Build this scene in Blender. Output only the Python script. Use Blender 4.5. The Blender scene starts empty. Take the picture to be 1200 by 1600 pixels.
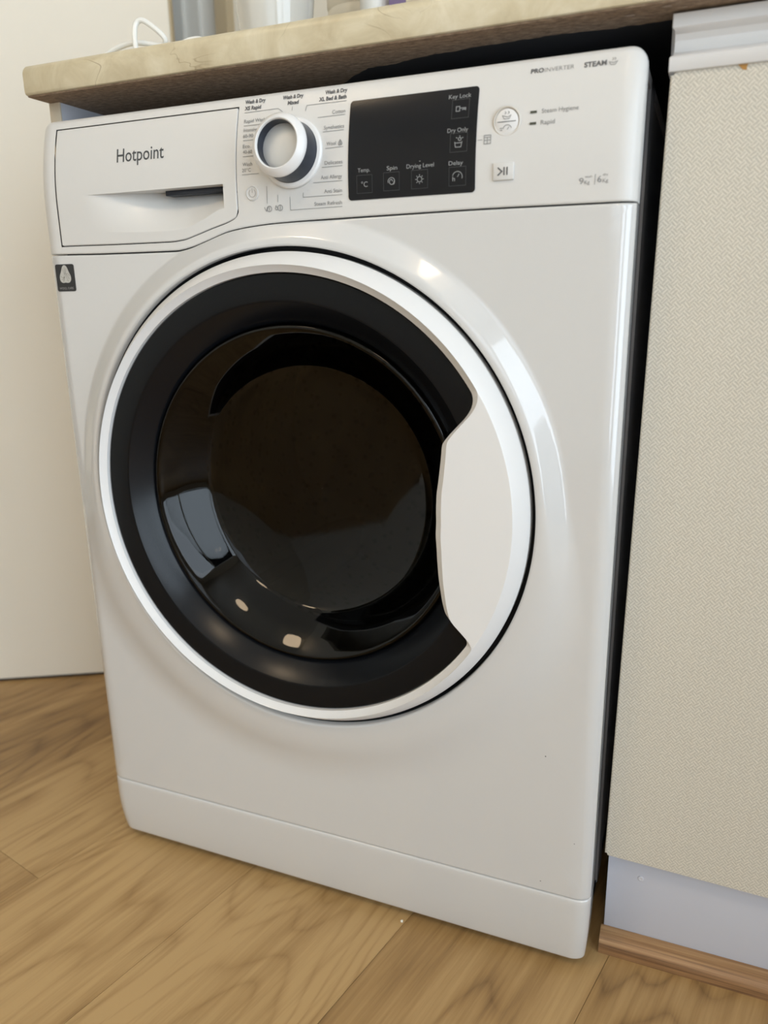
import bpy, bmesh, math, random
from mathutils import Vector, Matrix
random.seed(7)
C = bpy.context.scene.collection
sc = bpy.context.scene
PI = math.pi

# ------------------------------------------------------------------ camera
cam_d = bpy.data.cameras.new('camera')
cam = bpy.data.objects.new('camera', cam_d)
C.objects.link(cam)
cam.location = (0.6548, -0.6566, 0.6701)
cam.rotation_euler = (1.3001, 0.0166, 0.3894)
cam_d.sensor_fit = 'VERTICAL'
cam_d.sensor_height = 36.0
cam_d.lens = 1201.9 / 1600 * 36.0
cam_d.clip_start = 0.02
cam_d.dof.use_dof = True
cam_d.dof.focus_distance = 0.74
cam_d.dof.aperture_fstop = 4.2
sc.camera = cam

# ------------------------------------------------------------------ world, lights, exposure
w = bpy.data.worlds.new('world')
sc.world = w
w.use_nodes = True
w.node_tree.nodes['Background'].inputs[0].default_value = (0.80, 0.90, 1.0, 1)
w.node_tree.nodes['Background'].inputs[1].default_value = 1.6
sc.view_settings.view_transform = 'Standard'
sc.view_settings.look = 'None'
sc.view_settings.gamma = 1
sc.view_settings.use_curve_mapping = False
sc.view_settings.exposure = -0.95


def area(name, loc, size, energy, color, target):
    l = bpy.data.lights.new(name, 'AREA')
    l.shape = 'RECTANGLE'
    l.size, l.size_y = size
    l.energy = energy
    l.color = color
    o = bpy.data.objects.new(name, l)
    C.objects.link(o)
    o.location = loc
    o.rotation_euler = (Vector(target) - Vector(loc)).to_track_quat('-Z', 'Y').to_euler()
    return o


# daylight through the kitchen window in the right-hand wall
area('window_daylight', (2.03, -1.30, 1.08), (1.9, 1.95), 115, (0.76, 0.88, 1.0), (0.3, -1.0, 1.0))
# fill light through an added, unseen window behind the viewer
area('rear_window_fill', (1.0, -2.73, 1.45), (1.3, 1.2), 12, (0.86, 0.93, 1.0), (0.4, 0.0, 0.5))


# ------------------------------------------------------------------ materials
def mat(name, color, rough=0.5, metal=0.0, spec=0.5, coat=0.0, emit=None, es=0):
    m = bpy.data.materials.new(name)
    m.use_nodes = True
    b = m.node_tree.nodes['Principled BSDF']
    b.inputs['Base Color'].default_value = (*color, 1)
    b.inputs['Roughness'].default_value = rough
    b.inputs['Metallic'].default_value = metal
    b.inputs['Specular IOR Level'].default_value = spec
    b.inputs['Coat Weight'].default_value = coat
    b.inputs['Coat Roughness'].default_value = 0.05
    if emit:
        b.inputs['Emission Color'].default_value = (*emit, 1)
        b.inputs['Emission Strength'].default_value = es
    return m


class NT:
    def __init__(s, m):
        s.t = m.node_tree
        s.b = s.t.nodes['Principled BSDF']

    def n(s, typ, **k):
        x = s.t.nodes.new(typ)
        for a, v in k.items():
            setattr(x, a, v)
        return x

    def set(s, inp, v):
        if isinstance(v, bpy.types.NodeSocket):
            s.t.links.new(v, inp)
        elif v is not None:
            inp.default_value = v

    def math(s, op, a, b=None, c=None):
        x = s.n('ShaderNodeMath', operation=op)
        s.set(x.inputs[0], a)
        s.set(x.inputs[1], b)
        if c is not None:
            s.set(x.inputs[2], c)
        return x.outputs[0]

    def coord(s, which='Object'):
        return s.n('ShaderNodeTexCoord').outputs[which]

    def mapping(s, v, loc=(0, 0, 0), rot=(0, 0, 0), scale=(1, 1, 1)):
        x = s.n('ShaderNodeMapping')
        s.set(x.inputs[0], v)
        s.set(x.inputs[1], loc)
        x.inputs[2].default_value = rot
        x.inputs[3].default_value = scale
        return x.outputs[0]

    def noise(s, v, scale=5, detail=2, rough=0.5, dist=0.0):
        x = s.n('ShaderNodeTexNoise')
        s.set(x.inputs['Vector'], v)
        x.inputs['Scale'].default_value = scale
        x.inputs['Detail'].default_value = detail
        x.inputs['Roughness'].default_value = rough
        x.inputs['Distortion'].default_value = dist
        return x.outputs['Fac']

    def ramp(s, f, stops):
        x = s.n('ShaderNodeValToRGB')
        s.set(x.inputs[0], f)
        e = x.color_ramp.elements
        while len(e) < len(stops):
            e.new(0.5)
        for el, (p, c) in zip(e, stops):
            el.position = p
            el.color = (*c, 1) if len(c) == 3 else c
        return x.outputs[0]

    def mix(s, f, a, b, blend='MIX'):
        x = s.n('ShaderNodeMix', data_type='RGBA', blend_type=blend)
        s.set(x.inputs[0], f)
        s.set(x.inputs[6], a if isinstance(a, bpy.types.NodeSocket) else (*a, 1))
        s.set(x.inputs[7], b if isinstance(b, bpy.types.NodeSocket) else (*b, 1))
        return x.outputs[2]

    def bump(s, h, strength=0.3, dist=0.001):
        x = s.n('ShaderNodeBump')
        s.set(x.inputs['Height'], h)
        x.inputs['Strength'].default_value = strength
        x.inputs['Distance'].default_value = dist
        s.t.links.new(x.outputs[0], s.b.inputs['Normal'])

    def color(s, c):
        s.set(s.b.inputs['Base Color'], c)


ENAMEL = mat('white_enamel', (0.62, 0.618, 0.612), 0.24, coat=1.0)
PLASTIC = mat('white_panel_plastic', (0.655, 0.648, 0.632), 0.38, coat=0.08)
RINGW = mat('white_door_plastic', (0.76, 0.755, 0.75), 0.28)
HANDLEW = mat('satin_handle_plastic', (0.70, 0.70, 0.69), 0.42)
BLACKG = mat('black_gloss_plastic', (0.004, 0.005, 0.007), 0.24, spec=0.26)
BLACKS = mat('black_satin_plastic', (0.004, 0.005, 0.0065), 0.22, spec=0.20)
GAP = mat('dark_gap_rubber', (0.012, 0.014, 0.018), 0.6)
NAVY = mat('dark_navy_band', (0.012, 0.018, 0.032), 0.32)
SCREEN = mat('display_glass', (0.007, 0.008, 0.011), 0.14, spec=0.28)
INK = mat('dark_grey_print', (0.11, 0.11, 0.115), 0.6)
INK2 = mat('light_grey_print', (0.26, 0.26, 0.26), 0.6)
INK3 = mat('pale_grey_print', (0.36, 0.345, 0.33), 0.6)
SCRP = mat('screen_grey_print', (0.27, 0.28, 0.29), 0.5)
SCRL = mat('screen_key_outline', (0.032, 0.037, 0.043), 0.5)
STEEL = mat('drum_steel', (0.32, 0.31, 0.30), 0.32, metal=1.0)
SIDE = mat('painted_side_steel', (0.78, 0.79, 0.82), 0.25)
DISC = mat('silver_dial_face', (0.62, 0.62, 0.61), 0.38, metal=0.35)
WHITEM = mat('white_melamine', (0.58, 0.59, 0.64), 0.42)
CERAM = mat('glazed_ceramic', (0.62, 0.61, 0.57), 0.12, coat=0.4)
CABLE = mat('white_cable_plastic', (0.85, 0.85, 0.82), 0.4)

# glass: a Fresnel mix of reflection and smoked transparency
GLASS = bpy.data.materials.new('smoked_door_glass')
GLASS.use_nodes = True
nt = GLASS.node_tree
nt.nodes.clear()
o_ = nt.nodes.new('ShaderNodeOutputMaterial')
mx = nt.nodes.new('ShaderNodeMixShader')
fr = nt.nodes.new('ShaderNodeFresnel')
fr.inputs[0].default_value = 1.42
tr = nt.nodes.new('ShaderNodeBsdfTransparent')
tr.inputs[0].default_value = (0.12, 0.115, 0.11, 1)
gl = nt.nodes.new('ShaderNodeBsdfGlossy')
gl.inputs['Roughness'].default_value = 0.03
nt.links.new(fr.outputs[0], mx.inputs[0])
nt.links.new(tr.outputs[0], mx.inputs[1])
nt.links.new(gl.outputs[0], mx.inputs[2])
nt.links.new(mx.outputs[0], o_.inputs[0])

# clear window pane
PANE = GLASS.copy()
PANE.name = 'clear_window_glass'
for n in PANE.node_tree.nodes:
    if n.type == 'BSDF_TRANSPARENT':
        n.inputs[0].default_value = (0.96, 0.97, 0.97, 1)

# walls
WALL = mat('cream_emulsion', (0.80, 0.77, 0.69), 0.85)
k = NT(WALL)
k.bump(k.noise(k.coord(), 180, 3), 0.08, 0.001)
DOORP = mat('cream_door_paint', (0.86, 0.82, 0.73), 0.45)
CEIL = mat('white_ceiling_paint', (0.85, 0.84, 0.80), 0.9)
FRAMEP = mat('white_gloss_paint', (0.82, 0.81, 0.77), 0.3)
EDGEP = mat('tan_door_edge', (0.55, 0.45, 0.30), 0.6)

# marble laminate
MARBLE = mat('beige_marble_laminate', (0.6, 0.5, 0.3), 0.35)
k = NT(MARBLE)
co = k.coord()
base = k.ramp(k.noise(k.mapping(co, scale=(1, 1, 1)), 26, 5, 0.62, 0.6),
              [(0.32, (0.52, 0.44, 0.29)), (0.52, (0.62, 0.545, 0.38)), (0.72, (0.72, 0.655, 0.50))])
vn = k.noise(co, 14, 3, 0.55, 1.2)
vein = k.math('SUBTRACT', 1.0, k.math('MINIMUM', 1.0, k.math('MULTIPLY', k.math('ABSOLUTE', k.math('SUBTRACT', vn, 0.5)), 95)))
mask = k.ramp(k.noise(co, 9, 2), [(0.50, (0, 0, 0)), (0.60, (1, 1, 1))])
vm = k.math('MULTIPLY', k.math('MULTIPLY', vein, mask), 0.65)
k.color(k.mix(vm, base, (0.22, 0.15, 0.08)))

# chipboard
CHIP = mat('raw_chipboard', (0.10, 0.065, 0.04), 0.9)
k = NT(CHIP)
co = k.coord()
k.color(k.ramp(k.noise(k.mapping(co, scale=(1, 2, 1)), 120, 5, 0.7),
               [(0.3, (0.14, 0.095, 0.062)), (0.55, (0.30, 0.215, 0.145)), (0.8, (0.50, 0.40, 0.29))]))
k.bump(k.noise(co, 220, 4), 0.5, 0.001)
UNDERSIDE = mat('near_black_underside', (0.012, 0.012, 0.014), 0.7)

# woven laminate of the cupboard door
WEAVE = mat('woven_pattern_laminate', (0.5, 0.46, 0.4), 0.55)
k = NT(WEAVE)
co = k.coord()
sep = k.n('ShaderNodeSeparateXYZ')
k.set(sep.inputs[0], co)
X_, Z_ = sep.outputs[0], sep.outputs[2]
wob = k.math('MULTIPLY', k.math('SUBTRACT', k.noise(co, 160, 2), 0.5), 0.0016)
u = k.math('ADD', k.math('MULTIPLY', k.math('ADD', X_, Z_), 0.7071), wob)
v = k.math('ADD', k.math('MULTIPLY', k.math('SUBTRACT', X_, Z_), 0.7071), wob)
pitch = 0.0025
cu = k.math('FLOOR', k.math('DIVIDE', u, pitch * 2))
cv = k.math('FLOOR', k.math('DIVIDE', v, pitch * 2))
par = k.math('FLOORED_MODULO', k.math('ADD', cu, cv), 2.0)
su = k.math('PINGPONG', k.math('DIVIDE', u, pitch), 0.5)
sv = k.math('PINGPONG', k.math('DIVIDE', v, pitch), 0.5)
st = k.math('MULTIPLY', k.math('ADD', k.math('MULTIPLY', su, par), k.math('MULTIPLY', sv, k.math('SUBTRACT', 1.0, par))), 2.0)
stn = k.math('ADD', st, k.math('MULTIPLY', k.math('SUBTRACT', k.noise(co, 420, 2), 0.5), 0.9))
c1 = k.ramp(stn, [(0.05, (0.70, 0.65, 0.56)), (0.42, (0.585, 0.545, 0.465)), (0.95, (0.475, 0.44, 0.375))])
blot = k.noise(co, 30, 3)
k.color(k.mix(k.math('MULTIPLY', blot, 0.25), c1, (0.60, 0.58, 0.50)))
k.bump(k.math('SUBTRACT', 1.0, stn), 0.25, 0.0004)


def wood(name, cols, along=(1, 0, 0), rough=0.45, ring=20, wid=4.4, lng=0.8, seam=0.5):
    """grain = contour lines of a stretched noise field, the long axis along local X"""
    m = mat(name, cols[1], rough)
    k = NT(m)
    inf = k.n('ShaderNodeObjectInfo').outputs['Random']
    off = k.n('ShaderNodeCombineXYZ')
    k.set(off.inputs[0], k.math('MULTIPLY', inf, 37.0))
    k.set(off.inputs[1], k.math('MULTIPLY', inf, 91.0))
    k.set(off.inputs[2], k.math('MULTIPLY', inf, 13.0))
    co = k.coord()
    mp = k.mapping(co, loc=off.outputs[0], scale=(lng, wid, wid))
    n1 = k.noise(mp, 1.25, 2.2, 0.42, 0.35)
    warp = k.math('ADD', k.math('MULTIPLY', n1, ring), k.math('MULTIPLY', k.noise(mp, 9.0, 3), 0.4))
    rings = k.math('MULTIPLY', k.math('PINGPONG', warp, 0.5), 2.0)
    rings = k.math('MULTIPLY', k.math('POWER', rings, 3.0), k.math('MULTIPLY', k.noise(mp, 2.6, 3), 1.5))
    fine = k.noise(k.mapping(co, loc=off.outputs[0], scale=(lng * 4, wid * 20, wid * 5)), 2.2, 5, 0.68)
    mid = k.noise(k.mapping(co, loc=off.outputs[0], scale=(lng * 2.0, wid * 4.5, 1)), 2.0, 3, 0.55, 0.5)
    broad = k.noise(k.mapping(co, loc=off.outputs[0], scale=(lng * 0.8, wid * 1.3, 1)), 1.6, 2)
    f = k.math('ADD', k.math('MULTIPLY', rings, 0.24), k.math('MULTIPLY', fine, 0.50))
    f = k.math('ADD', f, k.math('MULTIPLY', k.math('SUBTRACT', mid, 0.5), 0.55))
    f = k.math('ADD', f, k.math('MULTIPLY', k.math('SUBTRACT', broad, 0.5), 0.5))
    f = k.math('ADD', k.math('ADD', f, 0.14), k.math('MULTIPLY', k.math('SUBTRACT', inf, 0.5), 0.22))
    k.color(k.ramp(f, [(0.24, cols[0]), (0.50, cols[1]), (0.78, cols[2])]))
    k.set(k.b.inputs['Roughness'], k.math('ADD', k.math('MULTIPLY', fine, 0.15), rough - 0.07))
    k.bump(k.math('SUBTRACT', 1.0, f), 0.06, 0.0006)
    return m


OAK = wood('oak_laminate', [(0.50, 0.325, 0.142), (0.36, 0.215, 0.083), (0.18, 0.098, 0.036)])
OAKT = wood('oak_beading', [(0.52, 0.32, 0.15), (0.29, 0.155, 0.068), (0.12, 0.058, 0.026)], ring=3, wid=70, lng=1.6)
GROUT = mat('dark_plank_joint', (0.19, 0.125, 0.062), 0.9)


# ------------------------------------------------------------------ mesh helpers
def link(name, me, m, parent=None, sharp=35, smooth=True):
    o = bpy.data.objects.new(name, me)
    C.objects.link(o)
    if m is not None:
        for x in (m if isinstance(m, (list, tuple)) else [m]):
            me.materials.append(x)
    if smooth:
        me.shade_smooth()
        me.set_sharp_from_angle(angle=math.radians(sharp))
    if parent is not None:
        o.parent = parent
        wl = Vector((0, 0, 0))
        p = parent
        while p is not None:
            wl += p.location
            p = p.parent
        if o.parent.type == 'EMPTY' or True:
            o.location = -wl if parent.parent is None else Vector((0, 0, 0))
    return o


def mesh(name, vs, fs, m, parent=None, sharp=35, smooth=True):
    me = bpy.data.meshes.new(name)
    me.from_pydata([tuple(v) for v in vs], [], fs)
    me.validate()
    bm = bmesh.new()
    bm.from_mesh(me)
    bmesh.ops.remove_doubles(bm, verts=bm.verts, dist=1e-6)
    bmesh.ops.recalc_face_normals(bm, faces=bm.faces)
    bm.to_mesh(me)
    bm.free()
    return link(name, me, m, parent, sharp, smooth)


def boxes(name, bs, m, parent=None, bev=0.0, seg=2):
    """one mesh out of one or more boxes (x0,x1,y0,y1,z0,z1)"""
    bm = bmesh.new()
    for (x0, x1, y0, y1, z0, z1) in bs:
        r = bmesh.ops.create_cube(bm, size=1)
        bmesh.ops.scale(bm, vec=(x1 - x0, y1 - y0, z1 - z0), verts=r['verts'])
        bmesh.ops.translate(bm, vec=((x0 + x1) / 2, (y0 + y1) / 2, (z0 + z1) / 2), verts=r['verts'])
    if bev:
        bmesh.ops.bevel(bm, geom=bm.edges[:], offset=bev, segments=seg, affect='EDGES', profile=0.5)
    me = bpy.data.meshes.new(name)
    bm.to_mesh(me)
    bm.free()
    return link(name, me, m, parent)


def lathe(name, prof, cx, cz, m, parent=None, seg=128, sharp=30, closed=False):
    vs, fs = [], []
    n = len(prof)
    for i in range(seg):
        a = 2 * PI * i / seg
        for r, y in prof:
            vs.append((cx + r * math.cos(a), y, cz + r * math.sin(a)))
    for i in range(seg):
        j = (i + 1) % seg
        for q in range(n if closed else n - 1):
            q2 = (q + 1) % n
            f = (i * n + q, j * n + q, j * n + q2, i * n + q2)
            fs.append(f)
    return mesh(name, vs, fs, m, parent, sharp)


def lathe_z(name, prof, cx, cy, m, parent=None, seg=64, sharp=40):
    vs, fs = [], []
    n = len(prof)
    for i in range(seg):
        a = 2 * PI * i / seg
        for r, z in prof:
            vs.append((cx + r * math.cos(a), cy + r * math.sin(a), z))
    for i in range(seg):
        j = (i + 1) % seg
        for q in range(n - 1):
            fs.append((i * n + q, j * n + q, j * n + q + 1, i * n + q + 1))
    return mesh(name, vs, fs, m, parent, sharp)


def tube(name, pts, r, m, parent=None, seg=10):
    cu = bpy.data.curves.new(name, 'CURVE')
    cu.dimensions = '3D'
    s = cu.splines.new('NURBS')
    s.points.add(len(pts) - 1)
    for p, q in zip(s.points, pts):
        p.co = (*q, 1)
    s.use_endpoint_u = True
    s.order_u = 4
    cu.bevel_depth = r
    cu.bevel_resolution = 3
    cu.use_fill_caps = True
    t = bpy.data.objects.new('tmp', cu)
    C.objects.link(t)
    dg = bpy.context.evaluated_depsgraph_get()
    me = bpy.data.meshes.new_from_object(t.evaluated_get(dg))
    bpy.data.objects.remove(t)
    me.materials.clear()
    return link(name, me, m, parent)


def thing(name, label, cat, loc=(0, 0, 0), group=None):
    o = bpy.data.objects.new(name, None)
    o.empty_display_size = 0.05
    C.objects.link(o)
    o.location = loc
    tag(o, label, cat, group)
    return o


def tag(o, label, cat, group=None):
    o['label'] = label
    o['category'] = cat
    if group:
        o['group'] = group
    return o


def struct(o, label=None):
    o['kind'] = 'structure'
    if label:
        o['label'] = label
    return o


# ------------------------------------------------------------------ room
XL, XR, YF, YB, H = -1.75, 1.95, -2.6, 0.64, 2.4
fl = struct(boxes('floor', [(XL, XR, YF, YB, -0.05, -0.0012)], GROUT), 'wood-effect laminate floor of long oak planks')
fl['category'] = 'floor'
# planks running into the room at a slight angle to the worktop
ANG = math.radians(77)
PW, PL = 0.2022, 1.30
dv = Vector((math.cos(ANG), math.sin(ANG)))
sv_ = Vector((math.sin(ANG), -math.cos(ANG)))
s0 = -0.0154


def clip(poly, f):
    out = []
    for i in range(len(poly)):
        a, b = poly[i], poly[(i + 1) % len(poly)]
        da, db = f(a), f(b)
        if da >= 0:
            out.append(a)
        if (da >= 0) != (db >= 0):
            t = da / (da - db)
            out.append(a + (b - a) * t)
    return out


def mkplank(s_, t_, ln=PL):
    """a plank, its local X along the grain; outlines are cut at the walls"""
    g = 0.00025
    q = [dv * (t_ + g) + sv_ * (s_ + g), dv * (t_ + ln - g) + sv_ * (s_ + g),
         dv * (t_ + ln - g) + sv_ * (s_ + PW - g), dv * (t_ + g) + sv_ * (s_ + PW - g)]
    for f in (lambda p: p.x - XL, lambda p: XR - p.x, lambda p: p.y - YF, lambda p: YB - p.y):
        q = clip(q, f)
        if len(q) < 3:
            return None
    org = dv * t_ + sv_ * s_
    loc = [Vector(((p - org).dot(dv), (p - org).dot(-sv_))) for p in q]
    area2 = sum(loc[i].x * loc[(i + 1) % len(loc)].y - loc[(i + 1) % len(loc)].x * loc[i].y for i in range(len(loc)))
    if abs(area2) < 0.004:
        return None
    n = len(loc)
    bm = bmesh.new()
    f = bm.faces.new([bm.verts.new((p.x, p.y, 0)) for p in loc])
    r = bmesh.ops.extrude_face_region(bm, geom=[f])
    bmesh.ops.translate(bm, vec=(0, 0, -0.008), verts=[e for e in r['geom'] if isinstance(e, bmesh.types.BMVert)])
    bmesh.ops.recalc_face_normals(bm, faces=bm.faces)
    me = bpy.data.meshes.new('plank')
    bm.to_mesh(me)
    bm.free()
    me.materials.append(OAK)
    o = bpy.data.objects.new('plank', me)
    C.objects.link(o)
    o.location = (org.x, org.y, 0)
    o.rotation_euler = (0, 0, ANG)
    o.parent = fl
    return o


row = 0
s_ = s0 - PW * 14
row = -14
while s_ < 3.2:
    # end joints: one falls in view on the left, the others lie off to the sides
    t_ = (-0.105 if row == -1 else -0.62 + 0.09 * ((row * 7) % 5)) - 3 * PL
    while t_ < 2.2:
        mkplank(s_, t_)
        t_ += PL
    s_ += PW
    row += 1

struct(boxes('wall_back', [(XL - 0.1, XR + 0.1, YB, YB + 0.1, 0, H)], WALL), 'cream painted wall behind the worktop')
# left wall with a doorway; the leaf stands open
DY0, DY1, DH = -0.69, 0.075, 1.99
XD = -0.835                       # inner face of the wall with the doorway
struct(boxes('wall_left', [(XD - 0.1, XD, DY1, YB, 0, H), (XD - 0.1, XD, YF, DY0, 0, H), (XD - 0.1, XD, DY0, DY1, DH, H)], WALL), 'cream side wall with the doorway')
struct(boxes('wall_hall', [(XL - 0.1, XL, YF, YB, 0, H)], WALL), 'plain hall wall beyond the doorway')
QX0, QX1, QZ0, QZ1 = 0.35, 1.65, 0.85, 2.05  # opening for a window added behind the viewer to light the fronts
struct(boxes('wall_front', [(XL - 0.1, QX0, YF - 0.1, YF, 0, H), (QX1, XR + 0.1, YF - 0.1, YF, 0, H), (QX0, QX1, YF - 0.1, YF, 0, QZ0), (QX0, QX1, YF - 0.1, YF, QZ1, H)], WALL),
       'wall behind the viewer with an opening for the added window')
w2 = struct(boxes('rear_fill_window', [(QX0, QX1, YF - 0.06, YF + 0.01, QZ0, QZ0 + 0.05), (QX0, QX1, YF - 0.06, YF + 0.01, QZ1 - 0.05, QZ1), (QX0, QX0 + 0.05, YF - 0.06, YF + 0.01, QZ0, QZ1),
                               (QX1 - 0.05, QX1, YF - 0.06, YF + 0.01, QZ0, QZ1)], FRAMEP), 'added white framed window behind the viewer, unseen, for fill light')
boxes('pane', [(QX0 + 0.05, QX1 - 0.05, YF - 0.03, YF - 0.026, QZ0 + 0.05, QZ1 - 0.05)], PANE, w2)
WY0, WY1, WZ0, WZ1 = -2.30, -0.32, 0.06, 2.1
struct(boxes('wall_right', [(XR, XR + 0.1, YF, WY0, 0, H), (XR, XR + 0.1, WY1, YB, 0, H),
                            (XR, XR + 0.1, WY0, WY1, 0, WZ0), (XR, XR + 0.1, WY0, WY1, WZ1, H)], WALL),
       'right-hand wall with a window')
struct(boxes('ceiling', [(XL - 0.1, XR + 0.1, YF - 0.1, YB + 0.1, H, H + 0.05)], CEIL), 'plain white ceiling')
wn = struct(boxes('window_1', [(XR - 0.01, XR + 0.06, WY0, WY1, WZ0, WZ0 + 0.05), (XR - 0.01, XR + 0.06, WY0, WY1, WZ1 - 0.05, WZ1),
                               (XR - 0.01, XR + 0.06, WY0, WY0 + 0.05, WZ0, WZ1), (XR - 0.01, XR + 0.06, WY1 - 0.05, WY1, WZ0, WZ1),
                               (XR, XR + 0.05, (WY0 + WY1) / 2 - 0.025, (WY0 + WY1) / 2 + 0.025, WZ0, WZ1)], FRAMEP),
            'white framed glazed patio door')
for a, b in ((WY0 + 0.05, (WY0 + WY1) / 2 - 0.025), ((WY0 + WY1) / 2 + 0.025, WY1 - 0.05)):
    boxes('pane', [(XR + 0.02, XR + 0.024, a, b, WZ0 + 0.05, WZ1 - 0.05)], PANE, wn)

# open door leaf on the left
LA = math.radians(28.75)
ld = Vector((math.cos(LA), math.sin(LA), 0))
ln_ = Vector((math.sin(LA), -math.cos(LA), 0))      # towards the viewer
E0 = Vector((-0.1475, 0.4525, 0))
door = struct(bpy.data.objects.new('door_1', None), 'plain cream room door standing open beside the worktop')
C.objects.link(door)


def leafbox(name, a0, a1, d0, d1, z0, z1, m, bev=0.0):
    bm = bmesh.new()
    r = bmesh.ops.create_cube(bm, size=1)
    bmesh.ops.scale(bm, vec=(a1 - a0, d1 - d0, z1 - z0), verts=r['verts'])
    if bev:
        bmesh.ops.bevel(bm, geom=bm.edges[:], offset=bev, segments=2, affect='EDGES')
    bmesh.ops.translate(bm, vec=((a0 + a1) / 2, -(d0 + d1) / 2, (z0 + z1) / 2), verts=bm.verts)
    bmesh.ops.rotate(bm, cent=(0, 0, 0), matrix=Matrix.Rotation(LA, 3, 'Z'), verts=bm.verts)
    bmesh.ops.translate(bm, vec=E0, verts=bm.verts)
    me = bpy.data.meshes.new(name)
    bm.to_mesh(me)
    bm.free()
    return link(name, me, m, door)


leafbox('door_leaf', -0.762, 0, -0.036, 0, 0.005, 1.98, DOORP, 0.0015)
leafbox('edge_strip', 0.0, 0.003, -0.034, -0.003, 0.006, 1.978, EDGEP)
leafbox('hinge', -0.768, -0.756, -0.04, -0.036, 0.2, 0.3, STEEL, 0.001)
leafbox('hinge', -0.768, -0.756, -0.04, -0.036, 1.6, 1.7, STEEL, 0.001)
leafbox('shadow_gap', -0.76, 0, -0.033, -0.003, 0.0, 0.007, GAP)  # dark strip put in for the shadow gap under the leaf
# architrave strips on the wall beyond the leaf
struct(boxes('trim_1', [(-0.262, -0.208, YB - 0.018, YB, 0, 2.05), (-0.255, -0.235, YB - 0.028, YB - 0.018, 0, 2.05),
                        (-0.208, -0.172, YB - 0.010, YB, 0, 2.05)], FRAMEP), 'white stepped door frame seen past the open door')
struct(boxes('trim_2', [(-0.171, -0.148, YB - 0.024, YB, 0, 2.05)], EDGEP), 'narrow tan upright strip of the door frame')

# ------------------------------------------------------------------ ceiling lights (out of view; the right one is added to brighten the door frame)
DIFF = mat('lamp_diffuser', (0.9, 0.9, 0.88), 0.5, emit=(1.0, 0.76, 0.50), es=31)
for lx, ly, lab in ((-0.55, -1.25, 'round ceiling light on the open-door side of the room'), (0.80, -1.35, 'added unseen ceiling light on the patio-door side of the room')):
    cl = thing('ceiling_light', lab, 'ceiling light', (lx, ly, H))
    lathe_z('lamp_base', [(0.0, H), (0.20, H), (0.20, H - 0.03), (0.0, H - 0.03)], lx, ly, FRAMEP, cl)
    lathe_z('lamp_diffuser', [(0.185, H - 0.031), (0.18, H - 0.06), (0.12, H - 0.085), (0.0, H - 0.095)], lx, ly, DIFF, cl)

# ================================================================== WASHING MACHINE
W = 0.595
ZT = 0.8505
DC = (0.2863, 0.4752)          # centre of the round door (x, z)
wm = thing('washing_machine', 'white front-loading washer dryer with a black-rimmed round door under the worktop', 'washing machine', (W / 2, 0.28, 0))


def prof(z):
    return 0.0 if z < 0.765 else 0.0155 * ((z - 0.765) / 0.085) ** 2


def rnd(d, r):
    if d >= r:
        return 0.0
    d = max(d, 0.0)
    return r - math.sqrt(max(r * r - (r - d) ** 2, 0))


def sst(t):
    t = min(max(t, 0), 1)
    return t * t * (3 - 2 * t)


def interp(tab, x):
    if x <= tab[0][0]:
        return tab[0][1]
    for (a, b), (c, d) in zip(tab, tab[1:]):
        if x <= c:
            t = (x - a) / (c - a)
            return b + (d - b) * t
    return tab[-1][1]


def hermite(tab, x):
    """smooth interpolation (Catmull-Rom with finite differences)"""
    n = len(tab)
    if x <= tab[0][0]:
        return tab[0][1]
    if x >= tab[-1][0]:
        return tab[-1][1]
    for i in range(n - 1):
        if x <= tab[i + 1][0]:
            break
    x0, y0 = tab[i]
    x1, y1 = tab[i + 1]

    def sl(j):
        if j == 0 or j == n - 1:
            return 0.0
        a = (tab[j][1] - tab[j - 1][1]) / (tab[j][0] - tab[j - 1][0])
        b = (tab[j + 1][1] - tab[j][1]) / (tab[j + 1][0] - tab[j][0])
        return 0.0 if a * b <= 0 else 2 * a * b / (a + b)
    h = x1 - x0
    t = (x - x0) / h
    m0, m1 = sl(i) * h, sl(i + 1) * h
    return (2 * t ** 3 - 3 * t * t + 1) * y0 + (t ** 3 - 2 * t * t + t) * m0 + (-2 * t ** 3 + 3 * t * t) * y1 + (t ** 3 - t * t) * m1


SEAM = [(0.0, 0.7200), (0.08, 0.7187), (0.165, 0.7182), (0.183, 0.7205), (0.2006, 0.7252), (0.2302, 0.7336), (0.255, 0.7366), (0.2788, 0.7380),
        (0.3118, 0.7387), (0.40, 0.7394), (0.4666, 0.7397), (0.595, 0.7388)]


def seam(x):
    return hermite(SEAM, x)


RC, RQ = 0.0165, 0.66


def ztop(x):
    r = 0.012
    d = min(x, W - x)
    if d >= r:
        return ZT
    return ZT - r + math.sqrt(max(r * r - (r - d) ** 2, 0))


def panel_y(x, z):
    zt = ztop(x)
    return prof(z) + RQ * (rnd(x, RC) + rnd(W - x, RC)) + rnd(zt - z, 0.005) + rnd(z - seam(x), 0.0022)


def edge_samples(a, b, e0, e1, n):
    """samples from a to b, dense within e0 of a and e1 of b"""
    s = []
    if e0:
        s += [a + e0 * (1 - math.cos(i / 9 * PI / 2)) for i in range(9)]
    m0, m1 = a + (e0 or 0), b - (e1 or 0)
    s += [m0 + (m1 - m0) * i / n for i in range(n + 1)]
    if e1:
        s += [b - e1 * (1 - math.cos(i / 9 * PI / 2)) for i in range(8, -1, -1)]
    return s


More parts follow.
